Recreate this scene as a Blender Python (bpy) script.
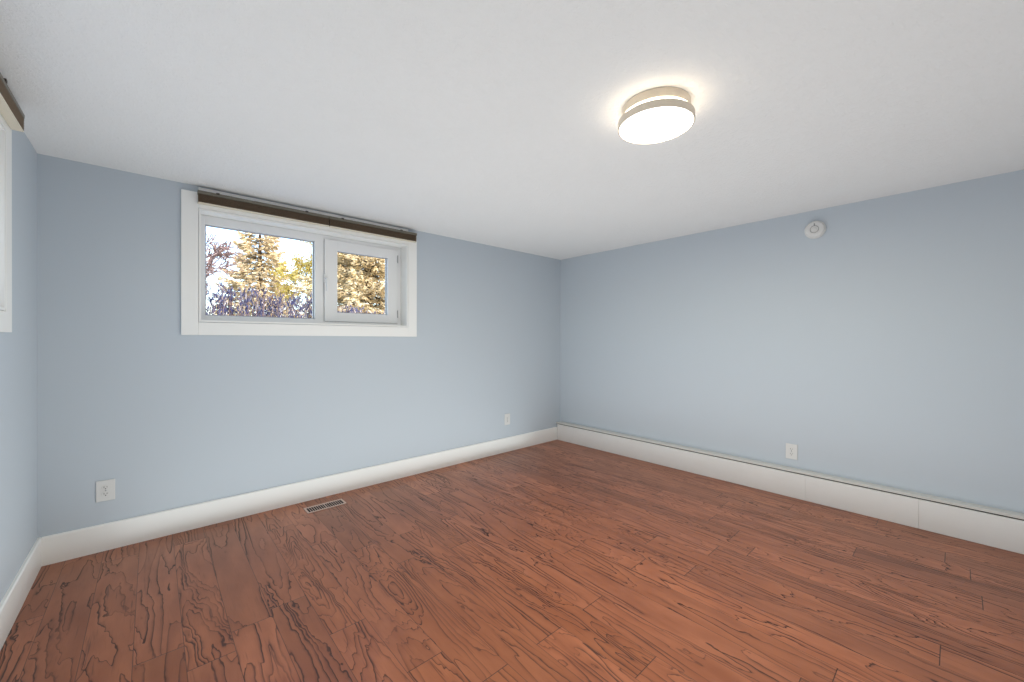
import bpy, bmesh, math, random
from mathutils import Vector, Matrix, Quaternion

# ------------------------------------------------------------------ camera, sky, sun, exposure
scene = bpy.context.scene
for o in list(bpy.data.objects):
    bpy.data.objects.remove(o, do_unlink=True)
COL = scene.collection

F_PX, YAW, PITCH, ROLL = 400.83, 41.951, -0.117, -0.077
cam_data = bpy.data.cameras.new('camera')
cam_data.sensor_fit = 'HORIZONTAL'
cam_data.sensor_width = 36.0
cam_data.lens = F_PX / 1024 * 36.0
cam_data.clip_start = 0.02
cam = bpy.data.objects.new('camera', cam_data)
COL.objects.link(cam)
_y, _p = math.radians(YAW), math.radians(PITCH)
fwd = Vector((math.sin(_y) * math.cos(_p), math.cos(_y) * math.cos(_p), math.sin(_p)))
q = fwd.to_track_quat('-Z', 'Y') @ Quaternion((0, 0, 1), math.radians(-ROLL))
cam.location = (-3.9177, -3.4256, 1.2646)
cam.rotation_euler = q.to_euler()
scene.camera = cam

vs = scene.view_settings
vs.view_transform = 'Standard'
vs.look = 'None'
vs.gamma = 1.0
vs.use_curve_mapping = False
vs.exposure = 0.0

SKY = 0.56
world = bpy.data.worlds.new('sky')
scene.world = world
world.use_nodes = True
wn = world.node_tree
wn.nodes.clear()
w_out = wn.nodes.new('ShaderNodeOutputWorld')
w_bg = wn.nodes.new('ShaderNodeBackground')
w_sky = wn.nodes.new('ShaderNodeTexSky')
w_sky.sky_type = 'NISHITA'
w_sky.sun_disc = False
w_sky.sun_elevation = math.radians(32)
w_sky.sun_rotation = math.radians(160)
w_sky.air_density = 1.0
w_sky.dust_density = 1.5
w_bg.inputs['Strength'].default_value = SKY
wn.links.new(w_sky.outputs[0], w_bg.inputs['Color'])
wn.links.new(w_bg.outputs[0], w_out.inputs['Surface'])

sun_d = bpy.data.lights.new('sun', 'SUN')
sun_d.energy = 4.2
sun_d.angle = math.radians(0.53)
sun_d.color = (1.0, 0.95, 0.86)
sun = bpy.data.objects.new('sun', sun_d)
COL.objects.link(sun)
sun.rotation_euler = Vector((-0.25, 0.80, -0.52)).to_track_quat('-Z', 'Y').to_euler()

LAMP_XY = (-2.2567, -2.5266)
LAMP_POWER = 31.0          # downward light of the ceiling fixture
LAMP_FACE = 6.0
LAMP_GLOW = 10.0            # back-lit ring of the fixture
LAMP_COL = (1.0, 0.95, 0.80)

# soft fill low over the floor: stands for the light bounced about the pale room
def area(name, loc, direction, sx, sy, power, col, spread=180):
    d = bpy.data.lights.new(name, 'AREA')
    d.shape = 'RECTANGLE'
    d.size, d.size_y = sx, sy
    d.energy = power
    d.color = col
    d.spread = math.radians(spread)
    o = bpy.data.objects.new(name, d)
    COL.objects.link(o)
    o.location = loc
    o.rotation_euler = Vector(direction).to_track_quat('-Z', 'Y').to_euler()
    return o


UPLIGHT, UPLIGHT_COL = 51.0, (0.86, 0.975, 1.0)
area('uplight', (-2.33, -2.08, 0.02), (0.0, 0.0, 1.0), 3.5, 3.9, UPLIGHT, UPLIGHT_COL)

# ------------------------------------------------------------------ room dimensions (metres)
XL, XR = -4.391, 0.0       # left / right wall planes
YB, YF = 0.0, -4.9         # window wall / wall behind the camera
H = 2.30
TW = 0.24                  # wall thickness
GROUND = 1.20              # the room is a basement: ground outside is just below the sills

# ------------------------------------------------------------------ helpers
def link(name, mesh, mat=None, parent=None):
    o = bpy.data.objects.new(name, mesh)
    COL.objects.link(o)
    if mat is not None:
        if not isinstance(mat, (list, tuple)):
            mat = [mat]
        for m in mat:
            mesh.materials.append(m)
    if parent is not None:
        o.parent = parent
    return o


def mk(name, bm, mat=None, parent=None, smooth=False, angle=35):
    bmesh.ops.recalc_face_normals(bm, faces=bm.faces[:])
    me = bpy.data.meshes.new(name)
    bm.to_mesh(me)
    bm.free()
    if smooth:
        for p in me.polygons:
            p.use_smooth = True
        try:
            me.set_sharp_from_angle(angle=math.radians(angle))
        except Exception:
            pass
    return link(name, me, mat, parent)


def empty(name, loc=(0, 0, 0), rz=0.0):
    o = bpy.data.objects.new(name, None)
    o.empty_display_size = 0.05
    o.location = loc
    o.rotation_euler = (0, 0, rz)
    COL.objects.link(o)
    return o


def tag(o, label, cat, group=None):
    o['label'] = label
    o['category'] = cat
    if group:
        o['group'] = group
    return o


def structure(o):
    o['kind'] = 'structure'
    return o


def box(bm, x0, x1, y0, y1, z0, z1, bevel=0.0, seg=2):
    b = bmesh.new()
    bmesh.ops.create_cube(b, size=1.0)
    for v in b.verts:
        v.co = Vector(((x0 + x1) / 2 + v.co.x * (x1 - x0),
                       (y0 + y1) / 2 + v.co.y * (y1 - y0),
                       (z0 + z1) / 2 + v.co.z * (z1 - z0)))
    if bevel > 0:
        bmesh.ops.bevel(b, geom=b.edges[:], offset=bevel, segments=seg, affect='EDGES', profile=0.5)
    merge(bm, b)


def merge(bm, b, mat=None):
    if mat is not None:
        bmesh.ops.transform(b, matrix=mat, verts=b.verts[:])
    me = bpy.data.meshes.new('tmp')
    b.to_mesh(me)
    b.free()
    bm.from_mesh(me)
    bpy.data.meshes.remove(me)


def lathe(bm, prof, n=72, center=(0, 0, 0), close=True):
    """Profile of (radius, z) turned about Z."""
    rings = []
    for r, z in prof:
        if r < 1e-6:
            rings.append([bm.verts.new((center[0], center[1], center[2] + z))])
        else:
            rings.append([bm.verts.new((center[0] + r * math.cos(2 * math.pi * i / n),
                                        center[1] + r * math.sin(2 * math.pi * i / n),
                                        center[2] + z)) for i in range(n)])
    for a, b in zip(rings[:-1], rings[1:]):
        if len(a) == 1 and len(b) == 1:
            continue
        for i in range(n):
            j = (i + 1) % n
            if len(a) == 1:
                bm.faces.new((a[0], b[i], b[j]))
            elif len(b) == 1:
                bm.faces.new((a[i], a[j], b[0]))
            else:
                bm.faces.new((a[i], a[j], b[j], b[i]))


def tube(bm, pts, radii, n=6):
    """Tapered tube along a polyline, capped."""
    pts = [Vector(p) for p in pts]
    prev = None
    up = Vector((0.31, 0.17, 0.93))
    for i, p in enumerate(pts):
        d = (pts[min(i + 1, len(pts) - 1)] - pts[max(i - 1, 0)]).normalized()
        a = d.cross(up)
        if a.length < 1e-4:
            a = d.cross(Vector((1, 0, 0)))
        a.normalize()
        b = d.cross(a)
        r = radii[i] if isinstance(radii, (list, tuple)) else radii
        ring = [bm.verts.new(p + (a * math.cos(2 * math.pi * k / n) + b * math.sin(2 * math.pi * k / n)) * r) for k in range(n)]
        if prev:
            for k in range(n):
                l = (k + 1) % n
                bm.faces.new((prev[k], prev[l], ring[l], ring[k]))
        else:
            bm.faces.new(ring[::-1])
        prev = ring
    bm.faces.new(prev)


def extrude_profile(bm, prof, axis, a0, a1):
    """Closed profile of (d, z) extruded along 'x' (d is y) or 'y' (d is x)."""
    def P(d, z, a):
        return (a, d, z) if axis == 'x' else (d, a, z)
    v0 = [bm.verts.new(P(d, z, a0)) for d, z in prof]
    v1 = [bm.verts.new(P(d, z, a1)) for d, z in prof]
    n = len(prof)
    for i in range(n):
        j = (i + 1) % n
        bm.faces.new((v0[i], v0[j], v1[j], v1[i]))
    bm.faces.new(v0[::-1])
    bm.faces.new(v1)


# ------------------------------------------------------------------ materials
class NT:
    """Tiny node-graph writer."""
    def __init__(self, name):
        self.m = bpy.data.materials.new(name)
        self.m.use_nodes = True
        self.t = self.m.node_tree
        self.t.nodes.clear()
        self.out = self.t.nodes.new('ShaderNodeOutputMaterial')
        self.b = self.t.nodes.new('ShaderNodeBsdfPrincipled')
        self.t.links.new(self.b.outputs[0], self.out.inputs[0])

    def node(self, kind, **kw):
        n = self.t.nodes.new(kind)
        for k, v in kw.items():
            setattr(n, k, v)
        return n

    def set(self, sock, v):
        if isinstance(v, bpy.types.NodeSocket):
            self.t.links.new(v, sock)
        else:
            sock.default_value = v

    def math(self, op, a, b=0.0, c=0.0, clamp=False):
        n = self.node('ShaderNodeMath', operation=op, use_clamp=clamp)
        self.set(n.inputs[0], a)
        self.set(n.inputs[1], b)
        if len(n.inputs) > 2:
            self.set(n.inputs[2], c)
        return n.outputs[0]

    def vec(self, x, y, z):
        n = self.node('ShaderNodeCombineXYZ')
        for i, v in enumerate((x, y, z)):
            self.set(n.inputs[i], v)
        return n.outputs[0]

    def mix(self, f, a, b, blend='MIX'):
        n = self.node('ShaderNodeMix', data_type='RGBA', blend_type=blend)
        self.set(n.inputs[0], f)
        self.set(n.inputs[6], a)
        self.set(n.inputs[7], b)
        return n.outputs[2]

    def noise(self, vec, scale, detail=2.0, rough=0.5, distort=0.0, dims='3D'):
        n = self.node('ShaderNodeTexNoise', noise_dimensions=dims)
        if vec is not None:
            self.set(n.inputs['Vector'], vec)
        n.inputs['Scale'].default_value = scale
        n.inputs['Detail'].default_value = detail
        n.inputs['Roughness'].default_value = rough
        n.inputs['Distortion'].default_value = distort
        return n

    def smooth(self, v, lo, hi, o0=0.0, o1=1.0):
        n = self.node('ShaderNodeMapRange', interpolation_type='SMOOTHSTEP')
        self.set(n.inputs[0], v)
        n.inputs[1].default_value = lo
        n.inputs[2].default_value = hi
        n.inputs[3].default_value = o0
        n.inputs[4].default_value = o1
        return n.outputs[0]

    def bump(self, height, strength, dist):
        n = self.node('ShaderNodeBump')
        n.inputs['Strength'].default_value = strength
        n.inputs['Distance'].default_value = dist
        self.set(n.inputs['Height'], height)
        self.t.links.new(n.outputs[0], self.b.inputs['Normal'])

    def base(self, c):
        self.set(self.b.inputs['Base Color'], c)

    def coords(self):
        return self.node('ShaderNodeTexCoord').outputs['Object']


def lin(r, g, b):
    f = lambda c: (c / 255 / 12.92) if c / 255 <= 0.04045 else ((c / 255 + 0.055) / 1.055) ** 2.4
    return (f(r), f(g), f(b), 1.0)


def painted(name, col, rough=0.5, var=0.03, nscale=9.0, bump=0.0, bscale=220.0):
    t = NT(name)
    co = t.coords()
    n = t.noise(co, nscale, 3.0, 0.55)
    dark = tuple(c * (1 - var) for c in col[:3]) + (1.0,)
    t.base(t.mix(n.outputs[0], dark, col))
    t.b.inputs['Roughness'].default_value = rough
    if bump > 0:
        t.bump(t.noise(co, bscale, 2.0, 0.5).outputs[0], bump, 0.002)
    return t.m


def metal(name, col, rough=0.35):
    t = NT(name)
    co = t.coords()
    t.base(t.mix(t.noise(co, 30.0, 2.0).outputs[0], col, tuple(c * 0.85 for c in col[:3]) + (1.0,)))
    t.b.inputs['Metallic'].default_value = 1.0
    t.b.inputs['Roughness'].default_value = rough
    return t.m


def emitter(name, col, strength, base=(0.9, 0.9, 0.88, 1)):
    t = NT(name)
    t.base(base)
    t.b.inputs['Roughness'].default_value = 0.4
    t.b.inputs['Emission Color'].default_value = col
    t.b.inputs['Emission Strength'].default_value = strength
    return t.m


M_WALL = painted('pale_blue_wall_paint', lin(196, 204, 212), 0.55, 0.015, 1.4, 0.06, 260.0)
M_TRIM = painted('white_trim_paint', lin(248, 247, 244), 0.38, 0.02, 5.0)
M_LEDGE = painted('white_board_paint', lin(240, 240, 238), 0.42, 0.05, 7.0)
M_VINYL = painted('white_window_vinyl', lin(236, 236, 236), 0.3, 0.01, 4.0)
M_PLASTIC = painted('white_plastic', lin(223, 222, 220), 0.35, 0.01, 20.0)
M_SLOT = painted('dark_slot', lin(40, 38, 36), 0.6, 0.1, 30.0)
M_GREYPL = painted('grey_plastic', lin(150, 150, 150), 0.45, 0.05, 30.0)
M_HINGE = painted('light_grey_hinge', lin(176, 176, 178), 0.4, 0.05, 30.0)
M_BLACK = painted('dark_duct', lin(26, 20, 18), 0.8, 0.2, 30.0)
M_GASKET = painted('grey_gasket', lin(168, 170, 176), 0.6, 0.1, 30.0)
M_BEIGE = painted('beige_lamp_metal', lin(238, 224, 204), 0.42, 0.03, 8.0)
M_STEEL = metal('brushed_steel', (0.62, 0.61, 0.60, 1), 0.38)
M_REG = painted('register_enamel', lin(206, 180, 168), 0.4, 0.05, 30.0)
M_RAIL = painted('olive_headrail', lin(116, 110, 98), 0.45, 0.06, 14.0)
M_BRAIL = painted('dark_bottom_rail', lin(66, 58, 48), 0.5, 0.1, 14.0)
M_CREAM = painted('cream_bottom_rail', lin(226, 216, 196), 0.5, 0.06, 25.0)


def mat_ceiling():
    t = NT('stippled_white_ceiling')
    co = t.coords()
    t.base(t.mix(t.noise(co, 2.0, 2.0).outputs[0], lin(232, 231, 230), lin(236, 235, 234)))
    t.b.inputs['Roughness'].default_value = 0.9
    a = t.noise(co, 55.0, 3.0, 0.6).outputs[0]
    b = t.noise(co, 140.0, 2.0, 0.5).outputs[0]
    h = t.math('ADD', t.smooth(a, 0.45, 0.68), t.math('MULTIPLY', b, 0.4))
    t.bump(h, 0.28, 0.005)
    return t.m


PW, PL = 0.1557, 1.25        # plank width / length; boards run parallel to the right wall


def mat_floor():
    t = NT('brown_wood_plank_floor')
    co = t.coords()
    sep = t.node('ShaderNodeSeparateXYZ')
    t.set(sep.inputs[0], co)
    x, y = sep.outputs[0], sep.outputs[1]
    u = t.math('DIVIDE', t.math('ADD', x, 3.507 + 20 * PW), PW)
    ix = t.math('FLOOR', u)
    fx = t.math('SUBTRACT', u, ix)
    wn1 = t.node('ShaderNodeTexWhiteNoise', noise_dimensions='1D')
    t.set(wn1.inputs['W'], ix)
    v = t.math('ADD', t.math('DIVIDE', y, PL), t.math('MULTIPLY', wn1.outputs['Value'], 7.31))
    iy = t.math('FLOOR', v)
    fy = t.math('SUBTRACT', v, iy)
    wn2 = t.node('ShaderNodeTexWhiteNoise', noise_dimensions='2D')
    t.set(wn2.inputs['Vector'], t.vec(ix, iy, 0.0))
    rc = t.node('ShaderNodeSeparateColor')
    t.set(rc.inputs[0], wn2.outputs['Color'])
    r0, r1, r2 = rc.outputs[0], rc.outputs[1], rc.outputs[2]
    # growth-ring figure: iso-lines of a slow noise field, stretched along each board
    sy = t.math('ADD', 0.55, t.math('MULTIPLY', r2, 0.85))
    w1_ = t.noise(t.vec(t.math('MULTIPLY', x, 26.0), t.math('MULTIPLY', y, 9.0), r1), 1.0, 2.0, 0.55).outputs[0]
    gx = t.math('ADD', t.math('MULTIPLY', x, 6.6), t.math('MULTIPLY', r0, 57.0))
    gx = t.math('ADD', gx, t.math('MULTIPLY', w1_, 0.16))
    gy = t.math('ADD', t.math('MULTIPLY', y, sy), t.math('MULTIPLY', r1, 91.0))
    gy = t.math('ADD', gy, t.math('MULTIPLY', w1_, 0.22))
    gz = t.math('MULTIPLY', r2, 33.0)
    E_ = 0.03

    def field_at(dx, dy):
        v_ = t.vec(t.math('ADD', gx, dx), t.math('ADD', gy, dy), gz)
        return t.noise(v_, 1.0, 1.6, 0.42, 0.35).outputs[0]
    f0, f1, f2 = field_at(0, 0), field_at(E_, 0), field_at(0, E_)
    freq = t.math('ADD', 10.0, t.math('MULTIPLY', r1, 12.0))
    ph = t.math('MULTIPLY', f0, freq)
    fr = t.math('FRACT', ph)
    ddx = t.math('MULTIPLY', t.math('SUBTRACT', f1, f0), 6.6 / E_)
    ddy = t.math('MULTIPLY', t.math('MULTIPLY', t.math('SUBTRACT', f2, f0), 1.0 / E_), sy)
    grad = t.math('SQRT', t.math('ADD', t.math('MULTIPLY', ddx, ddx), t.math('MULTIPLY', ddy, ddy)))
    grad = t.math('MAXIMUM', t.math('MULTIPLY', grad, freq), 5.0)      # rings per metre across the line
    dist = t.math('DIVIDE', t.math('MINIMUM', fr, t.math('SUBTRACT', 1.0, fr)), grad)   # metres to the line
    wide = t.math('ADD', 0.42, t.math('MULTIPLY', t.noise(t.vec(t.math('MULTIPLY', x, 5.0), t.math('MULTIPLY', y, 1.7), r2), 1.0, 1.0).outputs[0], 1.1))
    dist = t.math('DIVIDE', dist, wide)
    core = t.smooth(dist, 0.0011, 0.0036, 1.0, 0.0)
    halo = t.math('MULTIPLY', t.smooth(dist, 0.001, 0.012, 1.0, 0.0), t.math('GREATER_THAN', fr, 0.5))
    line = t.math('MAXIMUM', core, t.math('MULTIPLY', halo, 0.38))
    brk = t.smooth(t.noise(t.vec(t.math('MULTIPLY', x, 9.0), t.math('MULTIPLY', y, 2.0), r0), 1.0, 2.0).outputs[0], 0.30, 0.62, 0.35, 1.0)
    line = t.math('MULTIPLY', line, brk)
    band = t.smooth(fr, 0.1, 0.9)
    # fine pores along the board
    por = t.noise(t.vec(t.math('MULTIPLY', x, 330.0), t.math('MULTIPLY', y, 14.0), r0), 1.0, 3.0, 0.6).outputs[0]
    soft = t.noise(t.vec(t.math('MULTIPLY', x, 9.0), t.math('MULTIPLY', y, 3.0), t.math('MULTIPLY', r1, 20.0)), 1.0, 3.0, 0.55).outputs[0]
    light = t.mix(r0, lin(161, 97, 62), lin(180, 111, 77))
    mid = lin(130, 70, 41)
    dark = lin(60, 27, 15)
    c = t.mix(t.math('MULTIPLY', t.smooth(soft, 0.3, 0.75), 0.55), light, mid)
    c = t.mix(t.math('MULTIPLY', band, 0.28), c, mid)
    c = t.mix(t.math('MULTIPLY', t.smooth(por, 0.52, 0.72), 0.28), c, mid)
    fl = t.noise(t.vec(t.math('MULTIPLY', x, 85.0), t.math('MULTIPLY', y, 4.2), t.math('MULTIPLY', r1, 9.0)), 1.0, 2.5, 0.55).outputs[0]
    fleck = t.math('MULTIPLY', t.smooth(fl, 0.60, 0.74), t.math('ADD', 0.15, t.math('MULTIPLY', r2, 0.6)))
    c = t.mix(fleck, c, dark)
    c = t.mix(t.math('MULTIPLY', line, 0.95), c, dark)
    tone = t.math('ADD', 0.84, t.math('MULTIPLY', r2, 0.26))
    c = t.mix(1.0, c, t.vec(tone, tone, tone), 'MULTIPLY')
    # board joints
    ex = t.math('MULTIPLY', t.math('MINIMUM', fx, t.math('SUBTRACT', 1.0, fx)), PW)
    ey = t.math('MULTIPLY', t.math('MINIMUM', fy, t.math('SUBTRACT', 1.0, fy)), PL)
    jx = t.smooth(ex, 0.0006, 0.0020, 1.0, 0.0)
    jy = t.smooth(ey, 0.0008, 0.0026, 1.0, 0.0)
    j = t.math('MAXIMUM', t.math('MULTIPLY', jx, 0.75), jy)
    c = t.mix(t.math('MULTIPLY', j, 0.85), c, lin(46, 24, 18))
    t.base(c)
    rgh = t.math('ADD', 0.32, t.math('MULTIPLY', line, 0.15))
    t.set(t.b.inputs['Roughness'], rgh)
    t.b.inputs['Specular IOR Level'].default_value = 0.5
    h = t.math('SUBTRACT', t.math('MULTIPLY', line, -0.5), t.math('MULTIPLY', j, 1.0))
    t.bump(h, 0.35, 0.0015)
    return t.m


def mat_fabric():
    t = NT('dark_brown_pleated_fabric')
    co = t.coords()
    n = t.noise(co, 60.0, 3.0, 0.6).outputs[0]
    t.base(t.mix(n, lin(138, 118, 98), lin(112, 97, 80)))
    t.b.inputs['Roughness'].default_value = 0.85
    return t.m


def mat_glass():
    t = NT('clear_window_glass')
    t.b.inputs['Base Color'].default_value = (1, 1, 1, 1)
    t.b.inputs['Roughness'].default_value = 0.0
    t.b.inputs['IOR'].default_value = 1.02
    t.b.inputs['Transmission Weight'].default_value = 1.0
    return t.m


def foliage_mat(name, cols):
    """Per-twig colour variation from a random value stored on the mesh."""
    t = NT(name)
    at = t.node('ShaderNodeAttribute', attribute_name='twig')
    n = t.noise(t.coords(), 2.3, 2.0).outputs[0]
    f = t.math('ADD', t.math('MULTIPLY', at.outputs['Fac'], 0.75), t.math('MULTIPLY', n, 0.25))
    r = t.node('ShaderNodeValToRGB')
    el = r.color_ramp.elements
    el[0].position = 0.0
    el[0].color = cols[0]
    el[1].position = 1.0
    el[1].color = cols[-1]
    for i, c in enumerate(cols[1:-1]):
        e = el.new((i + 1) / (len(cols) - 1))
        e.color = c
    t.set(r.inputs[0], f)
    t.base(r.outputs[0])
    t.b.inputs['Roughness'].default_value = 0.8
    return t.m


def mat_ground():
    t = NT('whitened_bounce_lawn')
    n = t.noise(t.coords(), 3.0, 5.0, 0.65).outputs[0]
    t.base(t.mix(n, lin(178, 172, 150), lin(232, 233, 238)))  # unseen lawn, whitened to bounce extra daylight in through the windows
    t.b.inputs['Roughness'].default_value = 0.95
    return t.m


M_CEIL = mat_ceiling()
M_FLOOR = mat_floor()
M_FABRIC = mat_fabric()
M_GLASS = mat_glass()
M_GROUND = mat_ground()
M_BARK = painted('brown_bark', lin(96, 78, 64), 0.9, 0.4, 14.0)
M_PALEBARK = painted('grey_pink_bark', lin(118, 98, 96), 0.9, 0.3, 8.0)
M_HEDGE = foliage_mat('bare_hedge_twigs', [lin(24, 28, 60), lin(48, 54, 96), lin(104, 100, 114), lin(226, 220, 214)])
M_SPRUCE = foliage_mat('tan_spruce_needles', [lin(66, 56, 40), lin(164, 146, 108), lin(222, 200, 160), lin(246, 232, 204)])
M_SPRUCE2 = foliage_mat('cream_spruce_needles', [lin(70, 60, 44), lin(184, 166, 124), lin(228, 210, 172), lin(246, 234, 206)])
M_TWIG = foliage_mat('pinkish_bare_twigs', [lin(92, 74, 78), lin(150, 118, 116), lin(206, 178, 170), lin(240, 226, 220)])
M_YELLOW = foliage_mat('yellow_green_leaves', [lin(140, 128, 56), lin(208, 180, 84), lin(240, 214, 112), lin(248, 236, 180)])

# ------------------------------------------------------------------ room shell
OW = (-3.682, -2.150)        # window_1 opening (x range), back wall
OZ = (1.385, 2.150)          # opening heights, both windows
LW = (-2.274, -0.742)        # window_2 opening (y range), left wall

bm = bmesh.new()
box(bm, XL - TW, XR + TW, YF - TW, YB + TW, -0.08, 0.0)
structure(mk('floor', bm, M_FLOOR))

bm = bmesh.new()
box(bm, XL - TW, XR + TW, YF - TW, YB + TW, H, H + 0.12)
structure(mk('ceiling', bm, M_CEIL))

bm = bmesh.new()
box(bm, XL - TW, OW[0], YB, YB + TW, 0, H)
box(bm, OW[1], XR + TW, YB, YB + TW, 0, H)
box(bm, OW[0], OW[1], YB, YB + TW, 0, OZ[0])
box(bm, OW[0], OW[1], YB, YB + TW, OZ[1], H)
structure(mk('wall_back', bm, M_WALL))

bm = bmesh.new()
box(bm, XL - TW, XL, YF, LW[0], 0, H)
box(bm, XL - TW, XL, LW[1], YB, 0, H)
box(bm, XL - TW, XL, LW[0], LW[1], 0, OZ[0])
box(bm, XL - TW, XL, LW[0], LW[1], OZ[1], H)
structure(mk('wall_left', bm, M_WALL))

bm = bmesh.new()
box(bm, XR, XR + TW, YF, YB, 0, H)
structure(mk('wall_right', bm, M_WALL))

bm = bmesh.new()
box(bm, XL - TW, XR + TW, YF - TW, YF, 0, H)
structure(mk('wall_front', bm, M_WALL))

# baseboards: flat 16 mm boards with an eased top edge
BBH, BBT = 0.160, 0.016


def bb_profile(face, s):
    t_, h = BBT, BBH
    return [(face, 0.0), (face + s * t_, 0.0), (face + s * t_, h - 0.006), (face + s * (t_ - 0.005), h), (face, h)]


bm = bmesh.new()
extrude_profile(bm, bb_profile(YB, -1), 'x', XL + BBT, XR - 0.079)
structure(mk('baseboard_back', bm, M_TRIM))
bm = bmesh.new()
extrude_profile(bm, bb_profile(XL, 1), 'y', YF, YB)
structure(mk('baseboard_left', bm, M_TRIM))

# right wall: boxed-in ledge along the floor, front boards butted end to end under a cap board
trim = structure(empty('baseboard_right', (0, -2.6, 0)))
LD, LH = 0.079, 0.196
for a, b in ((YF + 0.001, -3.2513), (-3.2507, -2.6243), (-2.6237, -0.0175)):
    bm = bmesh.new()
    box(bm, -LD, -LD + 0.016, a + 2.6, b + 2.6, 0.0, LH, 0.0008, 1)
    mk('board', bm, M_LEDGE, trim)
bm = bmesh.new()
box(bm, -LD + 0.004, -0.0005, YF + 0.001 + 2.6, -0.0005 + 2.6, LH + 0.008, LH + 0.026, 0.002, 2)
mk('cap', bm, painted('shade_greyed_cap_paint', lin(214, 213, 209), 0.5, 0.04, 7.0), trim)  # white paint greyed: the cap's shade is put into its colour
bm = bmesh.new()
box(bm, -LD + 0.022, -0.001, YF + 0.001 + 2.6, -0.018 + 2.6, 0.0, LH + 0.0075)
mk('gap_shade', bm, M_SLOT, trim)  # dark filler behind the boards: paints the shadow gap under the cap


# ------------------------------------------------------------------ windows
def build_window(name, w, detail=True):
    """Built in a local frame: x along the wall (0..w), y outwards, z up; wall face at y = 0."""
    root = structure(empty(name))
    z0, z1 = OZ
    cw, ct = 0.090, 0.018
    # casing: two side boards and a sill board, plus a narrow head board behind the blinds
    bm = bmesh.new()
    box(bm, -cw - 0.002, -0.002, -ct, -0.0005, z0 - cw + 0.001, 2.254, 0.0018, 2)
    box(bm, w + 0.002, w + cw, -ct, -0.0005, z0 - cw + 0.001, 2.254, 0.0018, 2)
    box(bm, -0.0018, w + 0.0018, -ct, -0.0005, z0 - cw + 0.001, z0 - 0.002, 0.0018, 2)
    box(bm, -0.0018, w + 0.0018, -ct, -0.0005, z1 + 0.002, 2.290, 0.0018, 2)
    mk('casing', bm, M_TRIM, root)
    # reveal boards lining the opening
    D = 0.10
    t_ = 0.012
    bm = bmesh.new()
    box(bm, 0.0005, t_, -ct + 0.003, TW - 0.01, z0 + 0.0005, z1 - 0.0005)
    box(bm, w - t_, w - 0.0005, -ct + 0.003, TW - 0.01, z0 + 0.0005, z1 - 0.0005)
    box(bm, t_, w - t_, -ct + 0.003, TW - 0.01, z0 + 0.0005, z0 + t_)
    box(bm, t_, w - t_, -ct + 0.003, TW - 0.01, z1 - t_, z1 - 0.0005)
    mk('reveal', bm, M_TRIM, root)
    # outer frame and mullion
    mu = 0.795                     # mullion left edge
    g = [0.044, 0.758, z0 + 0.052, 2.075]      # fixed glass x0 x1 z0 z1
    a, b = t_ + 0.0005, w - t_ - 0.0005
    fz0, fz1 = z0 + t_ + 0.0005, z1 - t_ - 0.0005
    bm = bmesh.new()
    B = 0.004
    box(bm, a, g[0], D, D + 0.07, fz0, fz1, B)
    box(bm, g[0] - 0.004, g[1] + 0.004, D, D + 0.07, fz0, g[2], B)
    box(bm, g[0] - 0.004, g[1] + 0.004, D, D + 0.07, g[3], fz1, B)
    box(bm, g[1], mu + 0.034, D, D + 0.07, fz0, fz1, B)
    box(bm, b - 0.040, b, D, D + 0.07, fz0, fz1, B)
    box(bm, mu + 0.030, b - 0.036, D, D + 0.07, fz0, fz0 + 0.022, B)
    box(bm, mu + 0.030, b - 0.036, D, D + 0.07, fz1 - 0.030, fz1, B)
    mk('frame', bm, M_VINYL, root)
    # fixed pane with its dark gasket and raised glazing bead
    bm = bmesh.new()
    box(bm, g[0] - 0.003, g[1] + 0.003, D + 0.036, D + 0.040, g[2] - 0.003, g[3] + 0.003)
    mk('pane', bm, M_GLASS, root)
    bm = bmesh.new()
    for (p, q_, r, s) in ((g[0], g[0] + 0.006, g[2], g[3]), (g[1] - 0.006, g[1], g[2], g[3]),
                          (g[0], g[1], g[2], g[2] + 0.006), (g[0], g[1], g[3] - 0.006, g[3])):
        box(bm, p, q_, D + 0.026, D + 0.034, r, s)
    mk('gasket', bm, M_GASKET, root)
    # opening sash
    s0, s1 = mu + 0.036, b - 0.043
    sg = [w - 0.597, w - 0.150, 1.497, 2.020]
    sz0, sz1 = fz0 + 0.024, fz1 - 0.032
    sash = empty('sash', (0, 0, 0))
    sash.parent = root
    bm = bmesh.new()
    sd = D - 0.012
    box(bm, s0, sg[0], sd, D + 0.05, sz0, sz1, B)
    box(bm, sg[1], s1, sd, D + 0.05, sz0, sz1, B)
    box(bm, sg[0] - 0.004, sg[1] + 0.004, sd, D + 0.05, sz0, sg[2], B)
    box(bm, sg[0] - 0.004, sg[1] + 0.004, sd, D + 0.05, sg[3], sz1, B)
    mk('sash_frame', bm, M_VINYL, sash)
    bm = bmesh.new()
    box(bm, sg[0] - 0.003, sg[1] + 0.003, D + 0.026, D + 0.030, sg[2] - 0.003, sg[3] + 0.003)
    mk('pane', bm, M_GLASS, sash)
    bm = bmesh.new()
    for (p, q_, r, s) in ((sg[0], sg[0] + 0.006, sg[2], sg[3]), (sg[1] - 0.006, sg[1], sg[2], sg[3]),
                          (sg[0], sg[1], sg[2], sg[2] + 0.006), (sg[0], sg[1], sg[3] - 0.006, sg[3])):
        box(bm, p, q_, D + 0.016, D + 0.024, r, s)
    mk('gasket', bm, M_GASKET, sash)
    # handle: escutcheon, spindle and lever hanging down
    hx, hz = s0 + 0.005, 1.775
    bm = bmesh.new()
    box(bm, hx - 0.014, hx + 0.014, sd - 0.010, sd + 0.001, hz - 0.035, hz + 0.035, 0.004, 3)
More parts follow.
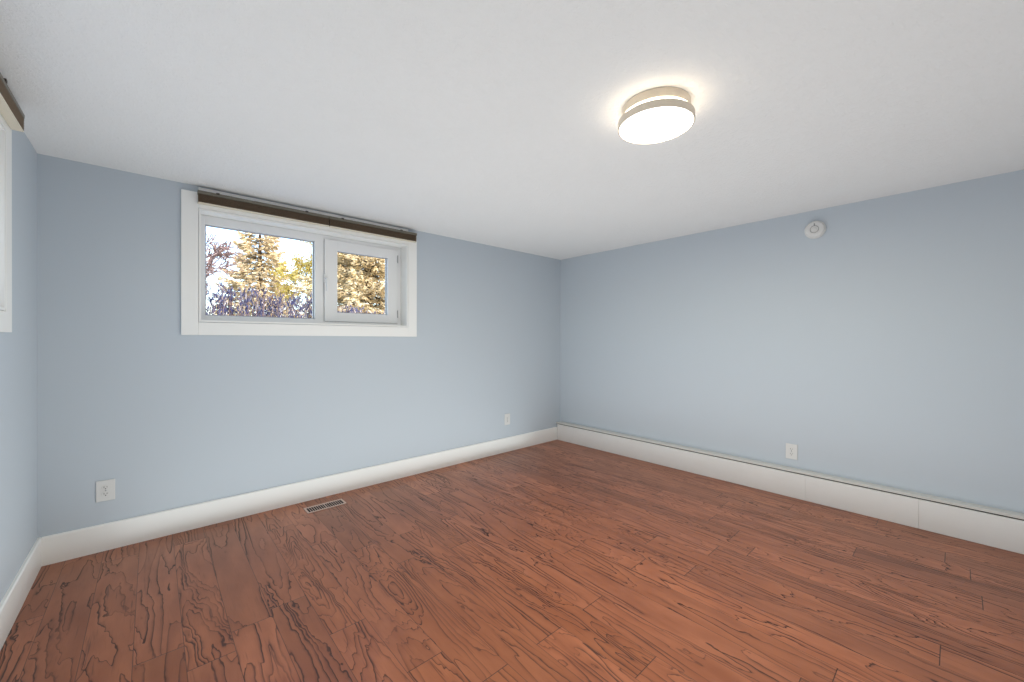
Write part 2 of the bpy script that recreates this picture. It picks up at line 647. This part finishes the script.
    tube(bm, [(hx, sd - 0.008, hz), (hx, sd - 0.036, hz), (hx, sd - 0.044, hz - 0.010), (hx, sd - 0.046, hz - 0.060), (hx, sd - 0.044, hz - 0.110)],
         [0.008, 0.0085, 0.010, 0.009, 0.007], 12)
    mk('handle', bm, M_VINYL, sash, True)
    for hz in (sz0 + 0.085, sz1 - 0.085):
        bm = bmesh.new()
        tube(bm, [(s1 + 0.002, sd - 0.004, hz - 0.036), (s1 + 0.002, sd - 0.004, hz + 0.036)], 0.0042, 12)
        box(bm, s1 - 0.004, s1 + 0.006, sd - 0.003, sd + 0.002, hz - 0.030, hz + 0.030, 0.001, 1)
        mk('hinge', bm, M_HINGE, sash, True)
    return root


W1 = OW[1] - OW[0]
win1 = build_window('window_1', W1)
win1.location = (OW[0], YB, 0)
win2 = build_window('window_2', W1)
win2.location = (XL, LW[0], 0)
win2.rotation_euler = (0, 0, math.pi / 2)


# ------------------------------------------------------------------ raised pleated blinds
def make_blind(w, label):
    """x 0..w, back at y = 0, room towards -y; z measured from the top of the headrail (0) down."""
    root = empty('window_blind')
    tag(root, label, 'blind', 'raised pleated blinds')
    d = 0.036
    bm = bmesh.new()
    extrude_profile(bm, [(0, 0), (0, -0.022), (-d, -0.022), (-d - 0.003, -0.020), (-d - 0.003, -0.006), (-d, 0.0)], 'x', 0.0, w)
    mk('headrail', bm, M_RAIL, root)
    # stacked pleats: zigzag front and back
    n = 9
    z_top, z_bot = -0.0225, -0.077
    dz = (z_top - z_bot) / n
    prof = []
    for i in range(n):
        prof.append((-d + 0.006, z_top - dz * i))
        prof.append((-d - 0.002 - 0.001 * (i % 2), z_top - dz * (i + 0.5)))
    prof.append((-d + 0.006, z_bot))
    for i in range(n, -1, -1):
        prof.append((-0.006, z_top - dz * i))
        if i > 0:
            prof.append((-0.001, z_top - dz * (i - 0.5)))
    bm = bmesh.new()
    extrude_profile(bm, prof, 'x', 0.003, w - 0.003)
    mk('fabric', bm, M_FABRIC, root)
    bm = bmesh.new()
    box(bm, 0.001, w - 0.001, -d - 0.001, -0.001, -0.082, -0.0772, 0.001, 2)
    mk('bottom_rail', bm, M_CREAM, root)
    nb = 2 if w > 0.75 else 2
    for k in range(nb):
        bx = w * (0.13 if k == 0 else 0.80)
        bm = bmesh.new()
        box(bm, bx - 0.009, bx + 0.009, -d - 0.005, 0.0, 0.0003, 0.0035, 0.0008, 1)
        box(bm, bx - 0.009, bx + 0.009, -d - 0.006, -d - 0.0035, -0.008, 0.0035, 0.0006, 1)
        mk('bracket', bm, M_BRAIL, root)
    return root


ZB = 2.259
b1 = make_blind(0.832, 'longer raised dark brown pleated blind over the left pane of the framed window')
b1.location = (-3.690, YB - 0.0183, ZB)
b2 = make_blind(0.773, 'shorter raised dark brown pleated blind over the right pane of the framed window')
b2.location = (-2.854, YB - 0.0183, ZB)
b3 = make_blind(1.55, 'raised dark blind at the picture edge on the left wall, high above the blue corner')
b3.location = (XL + 0.0183, LW[1] + 0.07 - 1.55, ZB)
b3.rotation_euler = (0, 0, math.pi / 2)


# ------------------------------------------------------------------ ceiling lamp
lamp = empty('ceiling_light', (LAMP_XY[0], LAMP_XY[1], H))
tag(lamp, 'round beige flush ceiling light, lit, with white disc diffuser and glowing ring', 'ceiling light')
bm = bmesh.new()
lathe(bm, [(0, 0), (0.141, 0), (0.143, -0.002), (0.143, -0.038), (0.141, -0.040), (0, -0.040)])
mk('ceiling_pan', bm, M_BEIGE, lamp, True)
bm = bmesh.new()
lathe(bm, [(0.10, -0.0402), (0.142, -0.0402), (0.145, -0.043), (0.145, -0.053), (0.142, -0.0558), (0.10, -0.0558)])
mk('glow_ring', bm, emitter('lamp_ring_glow', (1.0, 0.90, 0.74, 1), LAMP_GLOW), lamp, True)
bm = bmesh.new()
lathe(bm, [(0.10, -0.056), (0.157, -0.056), (0.161, -0.059), (0.161, -0.087), (0.159, -0.0895), (0.155, -0.0895), (0.155, -0.080), (0.10, -0.080)])
mk('trim_ring', bm, M_BEIGE, lamp, True)
bm = bmesh.new()
lathe(bm, [(0, -0.0935), (0.07, -0.0930), (0.12, -0.0915), (0.148, -0.089), (0.1545, -0.086), (0.1545, -0.081), (0, -0.081)])
mk('diffuser', bm, emitter('lamp_diffuser', (1.0, 0.97, 0.92, 1), LAMP_FACE), lamp, True)
ld = bpy.data.lights.new('lamp_light', 'AREA')
ld.shape = 'DISK'
ld.size = 0.29
ld.energy = LAMP_POWER
ld.color = LAMP_COL
lo = bpy.data.objects.new('lamp_light', ld)
COL.objects.link(lo)
lo.parent = lamp
lo.location = (0, 0, -0.096)

# ------------------------------------------------------------------ smoke alarm on the right wall
alarm = empty('smoke_alarm', (XR, -2.667, 2.143))
alarm.rotation_euler = (0, -math.pi / 2, 0)      # local +z points into the room, local +x up
tag(alarm, 'round white smoke alarm high on the right wall near the ceiling', 'smoke alarm')
bm = bmesh.new()
lathe(bm, [(0, 0.0005), (0.069, 0.0005), (0.070, 0.002), (0.070, 0.010), (0.068, 0.012), (0, 0.012)], 64)
mk('mounting_plate', bm, M_PLASTIC, alarm, True)
bm = bmesh.new()
lathe(bm, [(0, 0.0122), (0.062, 0.0122), (0.064, 0.015), (0.064, 0.024), (0.058, 0.031), (0.046, 0.034), (0.0305, 0.0345),
           (0.029, 0.0315), (0.0255, 0.0315), (0.024, 0.0345), (0, 0.0350)], 64)
mk('body', bm, M_PLASTIC, alarm, True, 25)
bm = bmesh.new()
lathe(bm, [(0.0288, 0.0317), (0.0288, 0.0323), (0.0257, 0.0323), (0.0257, 0.0317)], 48)
mk('vent_ring', bm, M_GREYPL, alarm, True)
bm = bmesh.new()
lathe(bm, [(0, 0.0352), (0.013, 0.0352), (0.015, 0.037), (0.013, 0.0395), (0, 0.040)], 40)
mk('test_button', bm, M_PLASTIC, alarm, True)
bm = bmesh.new()
box(bm, 0.026, 0.045, -0.004, 0.004, 0.0335, 0.0352, 0.0005, 1)
mk('indicator_slot', bm, M_GREYPL, alarm)


# ------------------------------------------------------------------ wall outlets
def make_outlet(label):
    """Local frame: x along wall, -y into the room, z up, centred on the plate."""
    root = empty('wall_outlet')
    tag(root, label, 'outlet', 'duplex wall outlets')
    bm = bmesh.new()
    box(bm, -0.041, 0.041, -0.0065, -0.0005, -0.0625, 0.0625, 0.003, 3)
    mk('cover_plate', bm, M_PLASTIC, root)
    for s in (-1, 1):
        rz = s * 0.0195
        bm = bmesh.new()
        n = 28
        vs0, vs1 = [], []
        for i in range(n):
            a = 2 * math.pi * i / n
            px = 0.0172 * math.cos(a)
            pz = max(-0.0135, min(0.0135, 0.0172 * math.sin(a)))
            vs0.append(bm.verts.new((px, -0.0066, rz + pz)))
            vs1.append(bm.verts.new((px * 0.97, -0.0086, rz + pz * 0.97)))
        for i in range(n):
            j = (i + 1) % n
            bm.faces.new((vs0[i], vs0[j], vs1[j], vs1[i]))
        bm.faces.new(vs1)
        bm.faces.new(vs0[::-1])
        rec = mk('receptacle', bm, M_PLASTIC, root)
        bm = bmesh.new()
        box(bm, -0.0078, -0.0055, -0.0091, -0.0087, rz - 0.002, rz + 0.0075)
        box(bm, 0.0052, 0.0073, -0.0091, -0.0087, rz - 0.001, rz + 0.0068)
        b = bmesh.new()
        bmesh.ops.create_cone(b, cap_ends=True, segments=16, radius1=0.0028, radius2=0.0028, depth=0.0004)
        merge(bm, b, Matrix.Translation((0, -0.0089, rz - 0.0078)) @ Matrix.Rotation(math.pi / 2, 4, 'X'))
        mk('slots', bm, M_SLOT, rec)
    bm = bmesh.new()
    b = bmesh.new()
    bmesh.ops.create_uvsphere(b, u_segments=16, v_segments=8, radius=0.0034)
    merge(bm, b, Matrix.Translation((0, -0.0064, 0)) @ Matrix.Diagonal((1, 0.45, 1, 1)))
    mk('screw', bm, M_GREYPL, root, True)
    return root


def copy_thing(src):
    c = src.copy()
    COL.objects.link(c)
    for ch in list(src.children):
        k = ch.copy()
        COL.objects.link(k)
        k.parent = c
        for g in list(ch.children):
            gg = g.copy()
            COL.objects.link(gg)
            gg.parent = k
    return c


out1 = make_outlet('white wall outlet at far left, below the blind-topped window, near the left corner')
out1.location = (-4.124, YB, 0.358)
for loc, rz, lab in (((-0.912, YB, 0.365), 0.0, 'small white wall outlet on the window wall near the far room corner'),
                     ((XR, -2.513, 0.352), -math.pi / 2, 'white wall outlet on the right wall above the white ledge')):
    o = copy_thing(out1)
    o.location = loc
    o.rotation_euler = (0, 0, rz)
    o['label'] = lab

# ------------------------------------------------------------------ floor register
reg = empty('floor_register', (-2.936, -0.214, 0.0))
tag(reg, 'small metal floor register with dark slots beside the window-wall baseboard', 'floor vent')
rw, rd = 0.139, 0.058
bm = bmesh.new()
fw = 0.014
box(bm, -rw, rw, -rd, -rd + fw, 0.0003, 0.0055, 0.0018, 2)
box(bm, -rw, rw, rd - fw, rd, 0.0003, 0.0055, 0.0018, 2)
box(bm, -rw, -rw + fw, -rd + fw - 0.002, rd - fw + 0.002, 0.0003, 0.0055, 0.0018, 2)
box(bm, rw - fw, rw, -rd + fw - 0.002, rd - fw + 0.002, 0.0003, 0.0055, 0.0018, 2)
mk('frame', bm, M_REG, reg)
bm = bmesh.new()
box(bm, -rw + fw - 0.002, rw - fw + 0.002, -rd + fw - 0.002, rd - fw + 0.002, 0.0003, 0.0012)
mk('damper', bm, M_BLACK, reg)
for k in range(1, 16):
    sx = -rw + fw + (2 * (rw - fw)) * k / 16
    hw = 0.0036 if k == 8 else 0.0017
    bm = bmesh.new()
    box(bm, sx - hw, sx + hw, -rd + fw - 0.001, rd - fw + 0.001, 0.0014, 0.0046, 0.0006, 1)
    mk('slat', bm, M_REG, reg)

# ------------------------------------------------------------------ outdoors
GX0, GX1, GY0, GY1 = -45.0, 45.0, -30.0, 60.0
bm = bmesh.new()
hx0, hx1, hy0, hy1 = XL - TW, XR + TW, YF - TW, YB + TW
for (a, b, c, d) in ((GX0, GX1, hy1, GY1), (GX0, GX1, GY0, hy0), (GX0, hx0, hy0, hy1), (hx1, GX1, hy0, hy1)):
    box(bm, a, b, c, d, GROUND - 0.1, GROUND)
structure(mk('ground', bm, M_GROUND))

def cards_to_mesh(name, verts, faces, vals, mat, parent):
    me = bpy.data.meshes.new(name)
    me.from_pydata(verts, [], faces)
    at = me.attributes.new('twig', 'FLOAT', 'POINT')
    at.data.foreach_set('value', vals)
    me.update()
    return link(name, me, mat, parent)


def add_sprig(V, Fc, A, p, d, L, W, val, rnd):
    """A small closed three-sided spindle (a twig of needles or a leaf cluster)."""
    d = d.normalized()
    a = d.cross(Vector((rnd.uniform(-1, 1), rnd.uniform(-1, 1), rnd.uniform(-1, 1))))
    if a.length < 1e-3:
        a = d.cross(Vector((0, 0, 1)))
    a.normalize()
    b = d.cross(a)
    i = len(V)
    V.append(tuple(p))
    m = p + d * L * 0.45
    for k in range(3):
        an = 2 * math.pi * k / 3
        V.append(tuple(m + (a * math.cos(an) + b * math.sin(an) * 0.6) * W))
    V.append(tuple(p + d * L))
    for k in range(3):
        l = (k + 1) % 3
        Fc.append((i, i + 1 + k, i + 1 + l))
        Fc.append((i + 4, i + 1 + l, i + 1 + k))
    A.extend([val] * 5)


def conifer(x, y, height, radius, seed, mat, label, droop=0.25, whorls=26, dens=1.0, size=1.0):
    rnd = random.Random(seed)
    root = empty('conifer_tree', (x, y, GROUND))
    tag(root, label, 'tree', 'trees beyond the window')
    bm = bmesh.new()
    tube(bm, [(0, 0, -0.1), (0.02, 0, height * 0.5), (0, 0.01, height * 0.97)], [radius * 0.07, radius * 0.045, 0.015], 9)
    V, Fc, A = [], [], []
    for w in range(whorls):
        f = (w + 0.4) / whorls
        z = height * (0.03 + 0.95 * f)
        r = radius * (1 - f) ** 0.8 * rnd.uniform(0.82, 1.1) + 0.12
        nb = max(5, int(11 * (1 - f * 0.5)))
        a0 = rnd.uniform(0, 6.28)
        for k in range(nb):
            an = a0 + 6.283 * (k + rnd.uniform(-0.3, 0.3)) / nb
            L = r * rnd.uniform(0.72, 1.12)
            out = Vector((math.cos(an), math.sin(an), 0))
            side = Vector((-math.sin(an), math.cos(an), 0))
            pts = []
            for s in range(5):
                u = s / 4
                pts.append(Vector((0, 0, z)) + out * (L * u) + Vector((0, 0, -droop * L * math.sin(u * 2.2) + 0.12 * L * u * u)))
            tube(bm, [pts[0], pts[2], pts[4]], [0.02, 0.012, 0.004], 4)
            ns = int((10 + 34 * L) * dens)
            tone = rnd.uniform(-0.12, 0.12)
            for s in range(ns):
                u = rnd.uniform(0.12, 1.0) ** 0.75
                i = min(3, int(u * 4))
                c = pts[i].lerp(pts[i + 1], u * 4 - i)
                sd = rnd.choice((-1, 1))
                sp = (1.02 - u) * 0.42 * L + 0.05
                c = c + side * sd * sp * rnd.uniform(0, 1) + Vector((0, 0, rnd.uniform(-0.06, 0.03)))
                d = out * rnd.uniform(0.4, 1) + side * sd * rnd.uniform(0.1, 0.9) + Vector((0, 0, rnd.uniform(-0.55, 0.15)))
                add_sprig(V, Fc, A, c, d, rnd.uniform(0.14, 0.30) * size, rnd.uniform(0.022, 0.045) * size,
                          min(1, max(0, rnd.gauss(0.55, 0.25) + tone)), rnd)
    mk('trunk', bm, M_BARK, root)
    cards_to_mesh('foliage', V, Fc, A, mat, root)
    return root


def branch_tree(x, y, height, spread, seed, bark, label, leaves=None, name='bare_tree', depth=4, base_r=0.09, nleaf=0, cat='tree'):
    rnd = random.Random(seed)
    root = empty(name, (x, y, GROUND))
    tag(root, label, cat, 'trees beyond the window')
    bm = bmesh.new()
    tips = []

    def grow(p, d, L, r, lev):
        pts, rad = [p], [r]
        q_ = p
        dd = d.normalized()
        n = 4
        for s in range(n):
            dd = (dd + Vector((rnd.uniform(-1, 1), rnd.uniform(-1, 1), rnd.uniform(-0.5, 0.9))) * 0.16).normalized()
            q_ = q_ + dd * L / n
            pts.append(q_)
            rad.append(max(r * (1 - 0.5 * (s + 1) / n), 0.012))
        tube(bm, pts, rad, 6 if lev < 2 else 4)
        if lev >= depth:
            tips.append((pts[2], pts[4]))
            return
        kids = 4 if lev == 0 else rnd.choice((3, 4))
        for k in range(kids):
            i = rnd.choice((2, 3, 4)) if k else 4
            an = rnd.uniform(0, 6.283)
            tilt = rnd.uniform(0.35, 0.95) * spread
            side = dd.cross(Vector((math.cos(an), math.sin(an), 0.3))).normalized()
            nd = (dd * math.cos(tilt) + side * math.sin(tilt)).normalized()
            grow(pts[i], nd, L * rnd.uniform(0.58, 0.82), rad[i] * (0.72 if leaves is not M_TWIG else 0.78), lev + 1)

    grow(Vector((0, 0, -0.1)), Vector((0.05, 0, 1)), height * 0.34, base_r, 0)
    mk('branches', bm, bark, root)
    if leaves:
        V, Fc, A = [], [], []
        for a, b in tips:
            for k in range(nleaf):
                p = a.lerp(b, rnd.uniform(-0.2, 1.2)) + Vector((rnd.gauss(0, 0.12), rnd.gauss(0, 0.12), rnd.gauss(0, 0.12)))
                d = Vector((rnd.uniform(-1, 1), rnd.uniform(-1, 1), rnd.uniform(-1, 0.3)))
                add_sprig(V, Fc, A, p, d, rnd.uniform(0.09, 0.17) * (2.0 if leaves is M_TWIG else 1), rnd.uniform(0.03, 0.055) * (0.18 if leaves is M_TWIG else 1), min(1, max(0, rnd.gauss(0.55, 0.25))), rnd)
        cards_to_mesh('twigs' if leaves is M_TWIG else 'foliage', V, Fc, A, leaves, root)
    return root


conifer(1.15, 26.0, 8.8, 3.1, 3, M_SPRUCE, 'tan sunlit conifer with a pointed crown seen through the left window pane', whorls=26, dens=1.35, size=1.35)
conifer(2.75, 12.9, 8.6, 2.9, 8, M_SPRUCE2, 'big cream sunlit conifer filling the right window pane', whorls=40, dens=1.8, size=1.1)
branch_tree(2.15, 17.4, 5.8, 1.0, 5, M_BARK, 'yellow green leafy tree at the right edge of the left window pane', M_YELLOW, 'leafy_tree', 4, 0.09, 26)
branch_tree(-2.78, 11.3, 3.5, 0.88, 4, M_PALEBARK, 'bare branching tree against the sky at the left edge of the window', M_TWIG, 'bare_tree', 5, 0.07, 2)


def hedge():
    rnd = random.Random(21)
    root = empty('bare_hedge', (-0.5, 8.4, GROUND))
    tag(root, 'bluish bare twiggy hedge along the bottom of the window view', 'hedge')
    V, Fc, A = [], [], []
    bm = bmesh.new()
    for i in range(150):
        x = -3.4 + 6.8 * (i + rnd.uniform(0, 1)) / 150
        y = rnd.uniform(-0.35, 0.35)
        h = (1.22 if x < 0.0 else max(0.84, 1.22 - 0.75 * x)) + 0.06 * math.sin(x * 2.1) + rnd.uniform(-0.18, 0.10)
        lean = rnd.uniform(-0.12, 0.12)
        tube(bm, [(x, y, -0.05), (x + lean * 0.5, y, h * 0.5), (x + lean, y, h)], [0.016, 0.011, 0.004], 4)
        for k in range(46):
            u = rnd.uniform(0.04, 1.0)
            p = Vector((x + lean * u, y, h * u)) + Vector((rnd.gauss(0, 0.05), rnd.gauss(0, 0.05), 0))
            d = Vector((rnd.uniform(-0.5, 0.5), rnd.uniform(-0.5, 0.5), rnd.uniform(0.3, 1.2)))
            add_sprig(V, Fc, A, p, d, rnd.uniform(0.08, 0.2), rnd.uniform(0.008, 0.02), min(1, max(0, rnd.gauss(0.42, 0.3))), rnd)
    mk('stems', bm, M_PALEBARK, root)
    cards_to_mesh('twigs', V, Fc, A, M_HEDGE, root)


hedge()
